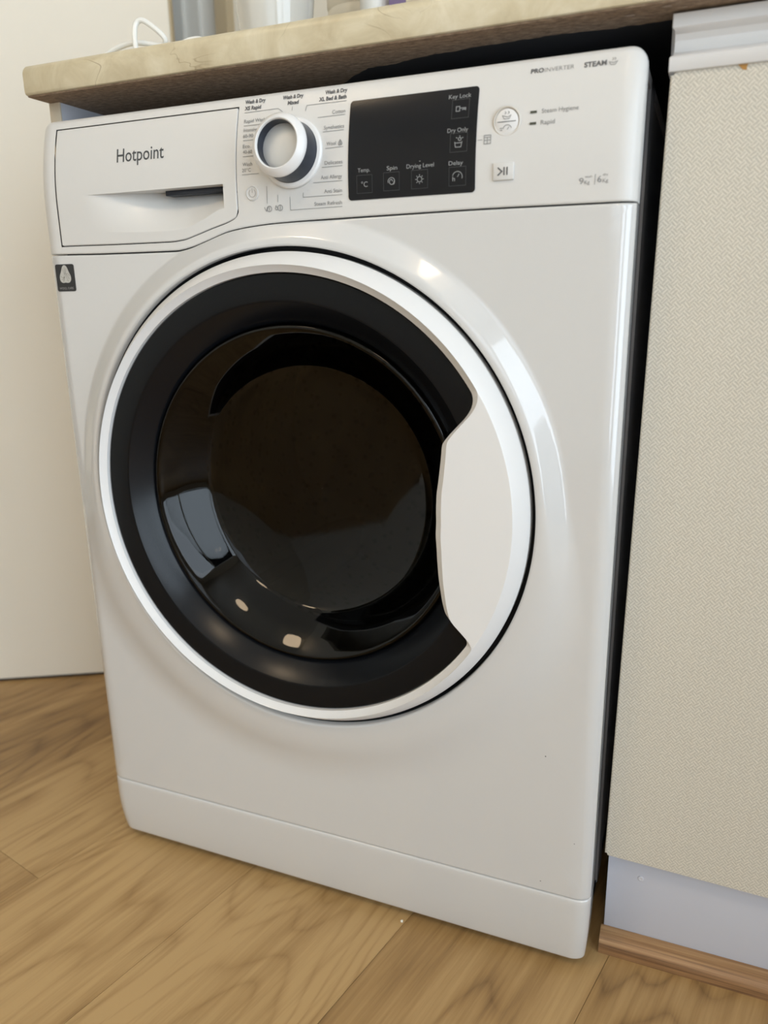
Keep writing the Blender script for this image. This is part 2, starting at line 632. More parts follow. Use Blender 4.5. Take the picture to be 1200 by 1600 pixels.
def patch(vs, fs, cols, yf, back=(False, False, False, False), yb=0.03):
    """cols: list of (x, [z...]); appends a grid to vs/fs; back = left,right,bottom,top returns to yb"""
    n = len(cols[0][1])
    b0 = len(vs)
    for x, zs in cols:
        for z in zs:
            vs.append((x, yf(x, z), z))
    for i in range(len(cols) - 1):
        for j in range(n - 1):
            a = b0 + i * n + j
            fs.append((a, a + n, a + n + 1, a + 1))

    def strip(idx, yb_):
        base = len(vs)
        for q in idx:
            vs.append((vs[q][0], yb_, vs[q][2]))
        for q in range(len(idx) - 1):
            fs.append((idx[q], idx[q + 1], base + q + 1, base + q))
    if back[0]:
        strip([b0 + j for j in range(n)], yb)
    if back[1]:
        strip([b0 + (len(cols) - 1) * n + j for j in range(n)], yb)
    if back[2]:
        strip([b0 + i * n for i in range(len(cols))], yb)
    if back[3]:
        strip([b0 + i * n + n - 1 for i in range(len(cols))], yb)


# --- control panel with an opening for the detergent drawer
DX0, DX1, DZT = 0.0236, 0.2396, 0.8402
DBOT = [(DX0, 0.7282), (0.10, 0.7274), (0.160, 0.7272), (0.176, 0.7283), (0.19, 0.7316), (0.21, 0.7372), (0.2275, 0.7417), (0.2340, 0.7441), (0.2370, 0.7456), (0.2388, 0.7476), (0.2396, 0.7505)]


def dbot(x):
    z = hermite(DBOT, x)
    # rounded lower corners
    return z


G = 0.0009
vs, fs = [], []


def zcol(x, z0, z1, e0, e1, n=24):
    return edge_samples(z0, z1, e0, e1, n)


xl = edge_samples(0, DX0 - G, RC, 0, 6)
patch(vs, fs, [(x, zcol(x, seam(x) + 0.0006, ztop(x), 0.0022, 0.005)) for x in xl], panel_y, (True, False, True, True))
strip_ = []
xm = [DX0 - G + (DX1 - DX0 + 2 * G) * i / 90 for i in range(91)]
xc = lambda x: min(max(x, DX0), DX1)
patch(vs, fs, [(x, zcol(x, seam(x) + 0.0006, dbot(xc(x)) - G, 0.0022, 0, 6)) for x in xm], panel_y, (False, False, True, True), 0.010)
patch(vs, fs, [(x, zcol(x, DZT + G, ztop(x), 0, 0.005, 5)) for x in xm], panel_y, (False, False, True, True), 0.022)
xr = edge_samples(DX1 + G, W, 0, RC, 60)
patch(vs, fs, [(x, zcol(x, seam(x) + 0.0006, ztop(x), 0.0022, 0.005)) for x in xr], panel_y, (False, True, True, True))
panel = mesh('control_panel', vs, fs, PLASTIC, wm, 40)
# dark lining behind the drawer joint
boxes('drawer_joint', [(DX0 - 0.004, DX0 + 0.004, 0.013, 0.030, 0.728, 0.842), (DX1 - 0.004, DX1 + 0.004, 0.0135, 0.030, 0.746, 0.842),
                       (DX0, DX1, 0.0165, 0.030, 0.838, 0.844), (DX0, 0.2396, 0.006, 0.024, 0.718, 0.7225)], GAP, wm)
vs, fs = [], []
patch(vs, fs, [(x, [dbot(xc(x)) - 0.0045, dbot(xc(x)) + 0.004]) for x in xm], lambda x, z: 0.0034)
patch(vs, fs, [(x, [dbot(xc(x)) - 0.003, DZT + 0.003]) for x in (DX0 - 0.003, DX0 + 0.003)], lambda x, z: 0.003 + prof(z))
patch(vs, fs, [(x, [dbot(xc(x)) - 0.003, DZT + 0.003]) for x in (DX1 - 0.003, DX1 + 0.003)], lambda x, z: 0.003 + prof(z))
patch(vs, fs, [(x, [DZT - 0.003, DZT + 0.003]) for x in (DX0 - 0.003, DX1 + 0.003)], lambda x, z: 0.003 + prof(z))
mesh('drawer_seal', vs, fs, GAP, wm)

# --- detergent drawer front with its scooped grip
ZR = 0.7752
SX0, SX1 = 0.074, 0.2252
RB = [(0.060, 0.7415), (0.0743, 0.7402), (0.11, 0.7380), (0.15, 0.7372), (0.1783, 0.7384), (0.20, 0.7450), (0.2252, 0.7540)]


def dy(x, z):
    base = prof(z) + rnd(x - DX0, 0.0012) + rnd(DX1 - x, 0.0012) + rnd(DZT - z, 0.0010) + rnd(z - dbot(x), 0.0012)
    return base - 0.0002


def scoop(x, z):
    zb = hermite(RB, x)
    if z <= zb or x < 0.058:
        return 0.0
    t = (z - zb) / (ZR - zb)
    dx = sst((x - 0.060) / 0.105)
    return 0.030 * dx * (0.68 * t + 0.32 * t ** 2)


vs, fs = [], []
xa = [DX0 + 0.0012 * i / 3 for i in range(3)] + [DX0 + 0.0012 + (SX1 - DX0 - 0.0012) * i / 150 for i in range(151)]


def zc(x, z0, z1, n, e0=0.0, e1=0.0):
    s = []
    if e0:
        s += [z0 + e0 * i / 3 for i in range(3)]
    s += [z0 + e0 + (z1 - e1 - z0 - e0) * i / n for i in range(n + 1)]
    if e1:
        s += [z1 - e1 + e1 * i / 3 for i in range(1, 4)]
    return s


def corner_b(x):
    return dbot(x) + rnd(x - DX0, 0.003) + rnd(DX1 - x, 0.003)


def corner_t(x):
    return DZT - rnd(x - DX0, 0.002) - rnd(DX1 - x, 0.002)


patch(vs, fs, [(x, zc(x, corner_b(x), ZR, 70, 0.0012)) for x in xa], lambda x, z: dy(x, z) + scoop(x, z))
patch(vs, fs, [(x, zc(x, ZR, corner_t(x), 20, 0, 0.0012)) for x in xa], dy)
xb = [SX1 + (DX1 - SX1 - 0.0012) * i / 8 for i in range(9)] + [DX1 - 0.0012 + 0.0012 * i / 4 for i in range(1, 5)]
patch(vs, fs, [(x, zc(x, corner_b(x), ZR, 70, 0.0012)) for x in xb], dy)
patch(vs, fs, [(x, zc(x, ZR, corner_t(x), 20, 0, 0.0012)) for x in xb], dy)
# walls of the scoop: the top edge and the right end
b = len(vs)
xs_ = [x for x in xa if x > 0.058]
for x in xs_:
    vs.append((x, dy(x, ZR), ZR))
    vs.append((x, dy(x, ZR) + scoop(x, ZR), ZR))
for i in range(len(xs_) - 1):
    fs.append((b + 2 * i, b + 2 * i + 2, b + 2 * i + 3, b + 2 * i + 1))
b = len(vs)
zz = zc(SX1, hermite(RB, SX1), ZR, 30)
for z in zz:
    vs.append((SX1, dy(SX1, z), z))
    vs.append((SX1, dy(SX1, z) + scoop(SX1, z), z))
for i in range(len(zz) - 1):
    fs.append((b + 2 * i, b + 2 * i + 1, b + 2 * i + 3, b + 2 * i + 2))
drawer = mesh('detergent_drawer', vs, fs, PLASTIC, wm, 40)
# dark finger slot along the top of the grip
boxes('finger_slot', [(0.150, 0.2245, 0.0130, 0.0300, 0.7705, 0.77515)], NAVY, drawer, 0.0006)

# --- steel front with the raised swell round the door
RIN = 0.2425
BH = 0.0100


def swell(r, sn=0.0):
    if r < 0.2465:
        return -BH + rnd(r - RIN, 0.0022)
    # a straight conical flank between two soft creases
    k = sst((-sn + 0.15) / 0.75)          # the swell flattens out towards the bottom
    a, b, e = 0.2465, 0.2700 + 0.050 * k, 0.0045 + 0.030 * k
    sl = BH / (b - a - e)
    if r < a + e:
        return -BH + sl * (r - a) ** 2 / (2 * e)
    if r < b - e:
        return -BH + sl * (r - a - e / 2)
    if r < b:
        return -sl * (b - r) ** 2 / (2 * e)
    return 0.0


ZP = 0.0895


def front_y(x, z):
    r = math.hypot(x - DC[0], z - DC[1])
    return swell(r, (z - DC[1]) / max(r, 1e-6)) + RQ * (rnd(x, RC) + rnd(W - x, RC)) + rnd(seam(x) - 0.0006 - z, 0.0020) + rnd(z - ZP, 0.0012)


def rmax(a):
    ca, sa = math.cos(a), math.sin(a)
    R = 2.0
    if ca > 1e-9:
        R = min(R, (W - DC[0]) / ca)
    if ca < -1e-9:
        R = min(R, -DC[0] / ca)
    if sa < -1e-9:
        R = min(R, (ZP - DC[1]) / sa)
    if sa > 0:
        lo, hi = 0.2, R
        f = lambda r: DC[1] + r * sa - (seam(DC[0] + r * ca) - 0.0006)
        if f(hi) > 0:
            for _ in range(50):
                m_ = (lo + hi) / 2
                if f(m_) > 0:
                    hi = m_
                else:
                    lo = m_
            R = lo
    return R


angs = [2 * PI * i / 720 for i in range(720)]
for cx_, cz_ in ((0, ZP), (W, ZP), (0, seam(0) - 0.0006), (W, seam(W) - 0.0006)):
    angs.append(math.atan2(cz_ - DC[1], cx_ - DC[0]) % (2 * PI))
angs = sorted(set(angs))
vs, fs = [], []
NR = None
for a in angs:
    R = rmax(a)
    span = min(0.078, (R - RIN) * 0.80)
    rs = [RIN + span * (i / 36) ** 1.25 for i in range(37)]
    rest = R - RIN - span
    ed = min(0.016, rest * 0.6)
    rs += [RIN + span + (rest - ed) * i / 8 for i in range(1, 9)]
    rs += [R - ed + ed * math.sin(i / 12 * PI / 2) for i in range(1, 13)]
    row_ = []
    for r in rs:
        x, z = DC[0] + r * math.cos(a), DC[1] + r * math.sin(a)
        row_.append((x, front_y(x, z), z))
    x, _, z = row_[-1]
    row_.append((x, 0.030, z))
    row_.insert(0, (DC[0] + RIN * math.cos(a), 0.012, DC[1] + RIN * math.sin(a)))
    NR = len(row_)
    vs += row_
na = len(angs)
for i in range(na):
    j = (i + 1) % na
    for q in range(NR - 1):
        fs.append((i * NR + q, j * NR + q, j * NR + q + 1, i * NR + q + 1))
front = mesh('front_panel', vs, fs, ENAMEL, wm, 50)
lathe('door_recess', [(0.2424, -0.002), (0.2422, 0.012), (0.19, 0.014)], DC[0], DC[1], GAP, wm, 160)
boxes('panel_joint', [(0.006, W - 0.006, 0.009, 0.028, 0.7165, 0.7175)], GAP, wm)
boxes('panel_joint', [(0.006, W - 0.006, 0.010, 0.028, 0.0875, 0.0900)], GAP, wm)

# --- plinth (kick panel)
ZQ0, ZQ1 = 0.0105, 0.0885


def ply(x, z):
    t = (0.085 - z) / 0.075
    return (0.004 * t ** 3 if t > 0 else 0) + RQ * (rnd(x, RC) + rnd(W - x, RC)) + rnd(ZQ1 - z, 0.0032) + rnd(z - ZQ0, 0.004)


def plx(x, z):
    t = max((0.07 - z) / 0.06, 0)
    return x + 0.006 * t * t * sst((0.05 - x) / 0.05) - 0.003 * t * t * sst((x - W + 0.05) / 0.05)


vs, fs = [], []
xk = edge_samples(0, W, RC, RC, 50)
patch(vs, fs, [(x, edge_samples(ZQ0, ZQ1, 0.004, 0.002, 20)) for x in xk], ply, (True, True, True, True))
vs = [(plx(x, z), y, z) for x, y, z in vs]
mesh('kick_panel', vs, fs, ENAMEL, wm, 45)

# --- body shell (sides, back, top, base), feet
boxes('side_panel', [(0.0030, 0.0042, 0.029, 0.56, 0.03, 0.846)], SIDE, wm)
vs, fs = [], []
# the right side carries shallow pressed ribs
ys = [0.029, 0.034, 0.036, 0.050, 0.053, 0.062, 0.065, 0.10, 0.104, 0.14, 0.144, 0.50, 0.56]
dx = [0, 0, -0.0025, -0.0025, 0.0, 0.0, -0.002, -0.002, 0, 0, -0.002, -0.002, 0]
for y, d in zip(ys, dx):
    vs += [(W - 0.0030 + d, y, 0.03), (W - 0.0030 + d, y, 0.846)]
for i in range(len(ys) - 1):
    fs.append((2 * i, 2 * i + 2, 2 * i + 3, 2 * i + 1))
mesh('side_panel', vs, fs, SIDE, wm, 20)
boxes('back_panel', [(0.004, W - 0.004, 0.555, 0.56, 0.03, 0.846)], SIDE, wm)
boxes('top_cover', [(0.003, W - 0.003, 0.0295, 0.56, 0.8375, 0.848)], SIDE, wm, 0.002)
boxes('base_tray', [(0.004, W - 0.004, 0.030, 0.555, 0.028, 0.034)], GAP, wm)
for fx in (0.05, W - 0.05):
    for fy in (0.07, 0.50):
        lathe_z('foot', [(0.0, 0.0), (0.02, 0.0), (0.02, 0.012), (0.008, 0.014), (0.008, 0.03), (0.0, 0.03)], fx, fy, GAP, wm, 24)

# --- door: white ring with the wide grip, black trim, glass
RK = [(-180, 0.2197), (-33.2, 0.2197), (-32.2, 0.2190), (-31.5, 0.2165), (-30.8, 0.2110), (-30.1, 0.2020), (-29.4, 0.1930), (-28.6, 0.1872),
      (-27.2, 0.1825), (-25.0, 0.1770), (-18.2, 0.1654), (-11, 0.1585), (-3.3, 0.1549), (2, 0.1549), (7.7, 0.1565), (14, 0.1620), (21.2, 0.1712),
      (23.6, 0.1752), (25.2, 0.1835), (26.6, 0.1950), (27.8, 0.2060), (29.2, 0.2140), (30.8, 0.2184), (32.2, 0.2197), (180, 0.2197)]


def rin_(deg):
    return hermite(RK, deg)


degs = [-180 + 0.9 * i for i in range(150)] + [-45 + 0.4 * i for i in range(225)] + [45 + 0.9 * i for i in range(150)]
CR = 0.2262
vs, fs = [], []
NRR = 10
for d in degs:
    a = math.radians(d)
    ri = rin_(d)
    if d > -60 and d < 60:
        # bevel follows the true distance from the outline, so steep flanks keep its width
        pass
    rb = min(ri + 0.0062, CR)
    mid = (rb + CR) / 2
    pr = [(0.2340, 0.010), (0.2378, 0.004), (0.2380, -0.0070), (0.2374, -0.0082), (CR + 0.0003, -0.0244), (CR - 0.0002, -0.0248), (mid, -0.0250), (rb, -0.0248),
          (ri, -0.0200), (ri, -0.0080)]
    for r, y in pr:
        vs.append((DC[0] + r * math.cos(a), y, DC[1] + r * math.sin(a)))
n_ = len(degs)
for i in range(n_):
    j = (i + 1) % n_
    for q in range(NRR - 1):
        fs.append((i * NRR + q, j * NRR + q, j * NRR + q + 1, i * NRR + q + 1))
dring = mesh('door', vs, fs, RINGW, wm, 22)
dring['label'] = 'white ring-shaped door frame with a wide flat grip on its right'
lathe('door_trim', [(0.2230, -0.0090), (0.2195, -0.0150), (0.2180, -0.0168), (0.1960, -0.0168), (0.1935, -0.0160), (0.1775, -0.0010), (0.1745, 0.0045), (0.1745, 0.008)],
      DC[0], DC[1], BLACKS, dring, 192, 25)['label'] = 'black trim ring of the door'
lathe('trim_slope', [(0.1937, -0.0164), (0.1776, -0.0015), (0.1745, 0.0040)], DC[0], DC[1], BLACKG, dring, 192, 25)['label'] = 'gloss black inward slope of the trim'
# glass bowl
bowl = [(0.1742, 0.0040), (0.1725, 0.0005), (0.1700, -0.0005), (0.1675, 0.0010), (0.1640, 0.0045), (0.1560, 0.0115), (0.1480, 0.0205), (0.1410, 0.0300),
        (0.1350, 0.0380), (0.1325, 0.0410), (0.1290, 0.0435), (0.1150, 0.0475), (0.100, 0.0510), (0.08, 0.0540), (0.04, 0.0575), (0.0005, 0.0585)]
gb = lathe('door_glass', bowl, DC[0], DC[1], GLASS, dring, 160, 60)
gb['label'] = 'smoked glass bowl of the door'
# rubber gasket and drum behind the glass
lathe('rubber_gasket', [(0.1800, 0.010), (0.1800, 0.045), (0.172, 0.060), (0.166, 0.068), (0.160, 0.078), (0.168, 0.086), (0.19, 0.09)], DC[0], DC[1] , GAP, wm, 96)
DRUM = STEEL.copy()
DRUM.name = 'perforated_drum_steel'
k = NT(DRUM)
vo = k.n('ShaderNodeTexVoronoi')
k.set(vo.inputs['Vector'], k.coord())
vo.inputs['Scale'].default_value = 70
k.color(k.ramp(vo.outputs['Distance'], [(0.22, (0.005, 0.005, 0.005)), (0.30, (0.12, 0.11, 0.105))]))
drum = lathe('drum', [(0.166, 0.094), (0.172, 0.090), (0.205, 0.096), (0.232, 0.112), (0.236, 0.30), (0.236, 0.42), (0.12, 0.44), (0.0005, 0.43)], DC[0], DC[1], DRUM, wm, 120)
for k3 in range(3):
    a = math.radians(90 + 120 * k3 + 20)
    vs, fs = [], []
    for i, yy in enumerate((0.12, 0.41)):
        for (da, rr) in ((-0.16, 0.235), (-0.05, 0.185), (0.05, 0.185), (0.16, 0.235)):
            vs.append((DC[0] + rr * math.cos(a + da), yy, DC[1] + rr * math.sin(a + da)))
    fs = [(0, 1, 5, 4), (1, 2, 6, 5), (2, 3, 7, 6), (0, 1, 2, 3), (4, 5, 6, 7)]
    mesh('drum_paddle', vs, fs, BLACKS, drum)

# --- programme knob
KC = (0.2985, 0.7962)
ky = prof(KC[1])
KT = math.atan(2 * 0.0155 * (KC[1] - 0.765) / 0.085 ** 2)      # the dial stands square on the sloping panel


def klathe(name, pr, m, parent, seg=96):
    o = lathe(name, pr, KC[0], KC[1], m, parent, seg)
    piv = Vector((KC[0], 0, KC[1]))
    o.data.transform(Matrix.Translation(Vector((KC[0], ky, KC[1]))) @ Matrix.Rotation(-KT, 4, 'X') @ Matrix.Translation(-piv))
    return o


kn = klathe('program_knob', [(0.0300, 0.001), (0.0300, -0.0012), (0.0288, -0.0024), (0.0262, -0.0030)], RINGW, wm)
kn['label'] = 'round programme dial'
klathe('knob_band', [(0.0262, 0.0), (0.0258, -0.006), (0.0250, -0.0210)], NAVY, kn)['label'] = 'dark navy side band of the dial'
klathe('knob_ring', [(0.0248, -0.0205), (0.0262, -0.0215), (0.0264, -0.0232), (0.0258, -0.0246), (0.0220, -0.0284), (0.0208, -0.0290), (0.0200, -0.0286), (0.0196, -0.0265)], RINGW, kn)['label'] = 'white front ring of the dial'
klathe('knob_well', [(0.0196, -0.0268), (0.0192, -0.0175)], NAVY, kn)
klathe('knob_face', [(0.0193, -0.0178), (0.0165, -0.0186), (0.0003, -0.0188)], DISC, kn, 64)['label'] = 'silvery recessed face of the dial'

# ------------------------------------------------------------------ print on the panel
_tc = {}
_caph = None


def text_mesh(s, bold):
    key = (s, bold)
    if key in _tc:
        return _tc[key]
    cu = bpy.data.curves.new('t', 'FONT')
    cu.body = s
    cu.size = 1.0
    cu.resolution_u = 3
    cu.offset = bold
    cu.fill_mode = 'FRONT' if hasattr(cu, 'fill_mode') else cu.fill_mode
    o = bpy.data.objects.new('t', cu)
    C.objects.link(o)
    dg = bpy.context.evaluated_depsgraph_get()
    me = bpy.data.meshes.new_from_object(o.evaluated_get(dg))
    vv = [v.co.copy() for v in me.vertices]
    ff = [tuple(p.vertices) for p in me.polygons]
    bpy.data.objects.remove(o)
    _tc[key] = (vv, ff)
    return vv, ff


def cap():
    global _caph
    if _caph is None:
        vv, _ = text_mesh('H', 0.0)
        _caph = max(v.y for v in vv) - min(v.y for v in vv)
    return _caph


def letter(s, x0, x1, z, h, m=None, parent=None, bold=0.0, off=0.0004, surf=None, name='lettering', label=None, slope=0.0):
    surf = surf or (lambda x, z: prof(z))
    vv, ff = text_mesh(s, bold)
    a, b = min(v.x for v in vv), max(v.x for v in vv)
    sx = (x1 - x0) / (b - a)
    sz = h / cap()
    vs = []
    for v in vv:
        X = x0 + (v.x - a) * sx
        Z = z + v.y * sz + slope * (v.x - a) * sx
        vs.append((X, surf(X, Z) - off, Z))
    me = bpy.data.meshes.new(name)
    me.from_pydata(vs, [], ff)
    o = link(name, me, m or INK, parent or panel, smooth=False)
    if label:
        o['label'] = label
    return o


def strokes(lines, wd, m=None, parent=None, off=0.0004, surf=None, name='printed_symbol', label=None, fills=()):
    """flat ribbons along polylines of (x, z), plus filled polygons"""
    surf = surf or (lambda x, z: prof(z))
    vs, fs = [], []
    for ln in lines:
        n = len(ln)
        clo = n > 2 and ln[0] == ln[-1]
        pts = [Vector(p) for p in ln]
        L, Rr = [], []
        for i, p in enumerate(pts):
            if clo:
                pa, pb = pts[(i - 1) % (n - 1)] if i > 0 else pts[n - 2], pts[(i + 1) % (n - 1)] if i < n - 1 else pts[1]
            else:
                pa, pb = pts[max(i - 1, 0)], pts[min(i + 1, n - 1)]
            d1 = (p - pa).normalized() if (p - pa).length > 1e-9 else (pb - p).normalized()
            d2 = (pb - p).normalized() if (pb - p).length > 1e-9 else d1
            t = (d1 + d2)
            t = t.normalized() if t.length > 1e-6 else d1
            nn = Vector((-t.y, t.x))
            c = max(nn.dot(Vector((-d1.y, d1.x))), 0.4)
            L.append(p + nn * wd / 2 / c)
            Rr.append(p - nn * wd / 2 / c)
        b = len(vs)
        for l_, r_ in zip(L, Rr):
            vs.append((l_.x, surf(l_.x, l_.y) - off, l_.y))
            vs.append((r_.x, surf(r_.x, r_.y) - off, r_.y))
        for i in range(n - 1):
            fs.append((b + 2 * i, b + 2 * i + 1, b + 2 * i + 3, b + 2 * i + 2))
    for pg in fills:
        b = len(vs)
        for (x, z) in pg:
            vs.append((x, surf(x, z) - off, z))
        fs.append(tuple(range(b, b + len(pg))))
    me = bpy.data.meshes.new(name)
    me.from_pydata(vs, [], fs)
    o = link(name, me, m or INK2, parent or panel, smooth=False)
    if label:
        o['label'] = label
    return o


def arc(cx, cz, r, a0, a1, n=20, sx=1.0):
    return [(cx + r * sx * math.cos(math.radians(a0 + (a1 - a0) * i / n)), cz + r * math.sin(math.radians(a0 + (a1 - a0) * i / n))) for i in range(n + 1)]


letter('Hotpoint', 0.1030, 0.1592, 0.8031, 0.0122, mat('logo_grey_print', (0.06, 0.065, 0.07), 0.5), drawer, 0.004, surf=lambda x, z: prof(z) - 0.0002, off=0.0003,
       label='grey brand lettering on the drawer front')

hB, hS = 0.0031, 0.0030
for s, x0, x1, z in [('Wash & Dry', 0.2466, 0.2679, 0.8427), ('XS Rapid', 0.2468, 0.2639, 0.8372), ('Wash & Dry', 0.2857, 0.3064, 0.8425), ('Mixed', 0.2913, 0.3022, 0.8374),
                     ('Wash & Dry', 0.3279, 0.3491, 0.8424), ('XL Bed & Bath', 0.3225, 0.3490, 0.8370)]:
    letter(s, x0, x1, z, hB, INK, bold=0.035)
for s, x0, x1, z in [('Rapid Wash', 0.2474, 0.2697, 0.8259), ('Intensive', 0.2474, 0.2626, 0.8182), ('60-90', 0.2471, 0.2576, 0.8131), ('Eco', 0.2473, 0.2543, 0.8043),
                     ('40-60', 0.2474, 0.2570, 0.7994), ('Wash', 0.2471, 0.2573, 0.7888), ('20\u00b0C', 0.2466, 0.2557, 0.7838), ('Cotton', 0.3364, 0.3490, 0.8252),
                     ('Synthetics', 0.3293, 0.3489, 0.8128), ('Wool', 0.3326, 0.3416, 0.7994), ('Delicates', 0.3310, 0.3483, 0.7838), ('Anti Allergy', 0.3272, 0.3477, 0.7722),
                     ('Anti Stain', 0.3301, 0.3474, 0.7607), ('Steam Refresh', 0.3199, 0.3470, 0.7508)]:
    letter(s, x0, x1, z, hS, INK2, bold=0.004)
for l in [[(0.2470, 0.8350), (0.2820, 0.8353), (0.2870, 0.8318)], [(0.2963, 0.8355), (0.2963, 0.8321)], [(0.3099, 0.8303), (0.3108, 0.8349), (0.3493, 0.8349)], [(0.2473, 0.8235), (0.2666, 0.8235)],
          [(0.2473, 0.8108), (0.2619, 0.8109)], [(0.2473, 0.7970), (0.2601, 0.7971)], [(0.2464, 0.7816), (0.2645, 0.7816)], [(0.3226, 0.8235), (0.3491, 0.8237)],
          [(0.3285, 0.8110), (0.3487, 0.8112)], [(0.3313, 0.7972), (0.3488, 0.7975)], [(0.3284, 0.7819), (0.3482, 0.7821)], [(0.3197, 0.7699), (0.3479, 0.7699)],
          [(0.3092, 0.7625), (0.3090, 0.7586), (0.3477, 0.7586)], [(0.2955, 0.7598), (0.2955, 0.7486), (0.3474, 0.7488)], [(0.2720, 0.7702), (0.2717, 0.7553)],
          [(0.2830, 0.7623), (0.2828, 0.7561)]]:
    strokes([l], 0.00042, INK2, name='index_line')
# rinse and spin symbols below the dial
strokes([arc(0.2737, 0.7508, 0.0024, 0, 360), [(0.2685, 0.7525), (0.2705, 0.7490), (0.2725, 0.7525)], [(0.2737, 0.7490), (0.2737, 0.7528)]], 0.0006, INK2)
strokes([arc(0.2850, 0.7511, 0.0024, 0, 360), [(0.2850, 0.7493), (0.2850, 0.7530)], arc(0.2812, 0.7508, 0.0013, -180, 180, 10), [(0.2800, 0.7525), (0.2815, 0.7532)]], 0.0006, INK2)
# woollen skein symbol beside Wool
strokes([[(0.3440, 0.8000), (0.3444, 0.8014), (0.3457, 0.8032), (0.3470, 0.8014), (0.3475, 0.8000), (0.3470, 0.7990), (0.3445, 0.7990), (0.3440, 0.8000)], [(0.3452, 0.7992), (0.3458, 0.8020), (0.3464, 0.7992)]], 0.0007, INK2)
# power button
pb = lathe('power_button', [(0.0066, prof(0.765) + 0.0003), (0.0064, -0.0008), (0.0058, -0.0013), (0.0054, -0.0005), (0.0003, -0.0004)], 0.2567, 0.7652, PLASTIC, wm, 64)
strokes([arc(0.2567, 0.7652, 0.0034, 125, 415, 24), [(0.2567, 0.7655), (0.2567, 0.7692)]], 0.0005, INK3, pb, 0.0007, surf=lambda x, z: 0.0)

# display
DXA, DXB, DZA, DZB = 0.3537, 0.4676, 0.7530, 0.8337


def disp_slope(z):     # the window narrows by a hair towards the bottom
    return 0.0


vs, fs = [], []
r_c = 0.003


def dzr(x, top):
    d = rnd(x - DXA, r_c) + rnd(DXB - x, r_c)
    return DZB - d if top else DZA + d


cols = []
for x in edge_samples(DXA, DXB, r_c, r_c, 20):
    cols.append((x, [dzr(x, False) + (dzr(x, True) - dzr(x, False)) * i / 24 for i in range(25)]))
patch(vs, fs, cols, lambda x, z: prof(z) - 0.0006, (True, True, True, True), 0.012)
disp = mesh('display_screen', vs, fs, SCREEN, wm, 30)
disp['label'] = 'black glass display window on the control panel'
DO = dict(off=0.0009)
for s, x0, x1, z in [('Key Lock', 0.4424, 0.4613, 0.8258), ('Dry Only', 0.4430, 0.4605, 0.7997), ('Delay', 0.4450, 0.4573, 0.7747), ('Temp.', 0.3630, 0.3745, 0.7752),
                     ('Spin', 0.3900, 0.3996, 0.7750), ('Drying Level', 0.4080, 0.4322, 0.7750)]:
    letter(s, x0, x1, z, 0.0032, SCRP, disp, 0.006, **DO)
KY = [(0.3692, 0.7655), (0.3942, 0.7660), (0.4196, 0.7660), (0.4526, 0.7660), (0.4530, 0.7918), (0.4530, 0.8175)]
for kx, kz in KY:
    a = 0.0072
    strokes([[(kx - a, kz - a), (kx + a, kz - a), (kx + a, kz + a), (kx - a, kz + a), (kx - a, kz - a)]], 0.0004, SCRL, disp, name='key_outline', **DO)
letter('\u00b0C', 0.3662, 0.3722, 0.7632, 0.0042, SCRP, disp, 0.004, **DO)
kx, kz = KY[1]
strokes([[(kx + 0.0027 * math.cos(t * 0.5) * (0.35 + t / 21), kz + 0.0031 * math.sin(t * 0.5) * (0.35 + t / 21)) for t in range(0, 14)], arc(kx, kz, 0.0030, -60, 200)], 0.0006, SCRP, disp, **DO)
kx, kz = KY[2]
strokes([arc(kx, kz, 0.0021, 0, 360)] + [[(kx + 0.0027 * math.cos(a * PI / 4), kz + 0.0027 * math.sin(a * PI / 4)), (kx + 0.0038 * math.cos(a * PI / 4), kz + 0.0038 * math.sin(a * PI / 4))] for a in range(8)],
        0.0006, SCRP, disp, **DO)
kx, kz = KY[3]
strokes([arc(kx, kz - 0.0005, 0.0042, -20, 165), [(kx, kz - 0.0005), (kx + 0.0016, kz + 0.0018)]], 0.0006, SCRP, disp, **DO)
letter('h', kx - 0.0042, kx - 0.0020, kz - 0.0035, 0.0034, SCRP, disp, 0.01, **DO)
kx, kz = KY[4]
strokes([[(kx - 0.0034, kz + 0.0006), (kx - 0.0026, kz - 0.0036), (kx + 0.0020, kz - 0.0036), (kx + 0.0028, kz + 0.0006)], [(kx - 0.0034, kz - 0.0004), (kx + 0.0028, kz - 0.0004)],
         arc(kx + 0.0008, kz + 0.0024, 0.0012, 0, 360, 12), [(kx + 0.0026, kz + 0.0030), (kx + 0.0038, kz + 0.0036)], [(kx + 0.0008, kz + 0.0042), (kx + 0.0008, kz + 0.0052)],
         [(kx - 0.0012, kz + 0.0032), (kx - 0.0024, kz + 0.0038)]], 0.0006, SCRP, disp, **DO)
kx, kz = KY[5]
strokes([[(kx - 0.0036, kz - 0.0018), (kx - 0.0036, kz + 0.0018), (kx - 0.0006, kz + 0.0018), (kx - 0.0006, kz - 0.0018), (kx - 0.0036, kz - 0.0018)],
         [(kx - 0.0006, kz + 0.0004), (kx + 0.0044, kz + 0.0004), (kx + 0.0044, kz - 0.0012), (kx + 0.0030, kz - 0.0004), (kx + 0.0014, kz - 0.0010)]], 0.0006, SCRP, disp, **DO)
strokes([], 0.001, SCRP, disp, fills=[[(0.4193, 0.7797), (0.4203, 0.7797), (0.4203, 0.7803), (0.4193, 0.7803)]], name='indicator_dot', **DO)

# link from the display to the dryer mark
strokes([[(0.4690, 0.7920), (0.4726, 0.7921)]], 0.0004, INK2, name='index_line')
strokes([[(0.4742, 0.7888), (0.4742, 0.7952), (0.4796, 0.7952), (0.4796, 0.7888), (0.4742, 0.7888)], [(0.4742, 0.7936), (0.4796, 0.7936)], [(0.4769, 0.7890), (0.4769, 0.7936)],
         [(0.4742, 0.7914), (0.4796, 0.7914)]], 0.0005, INK2)

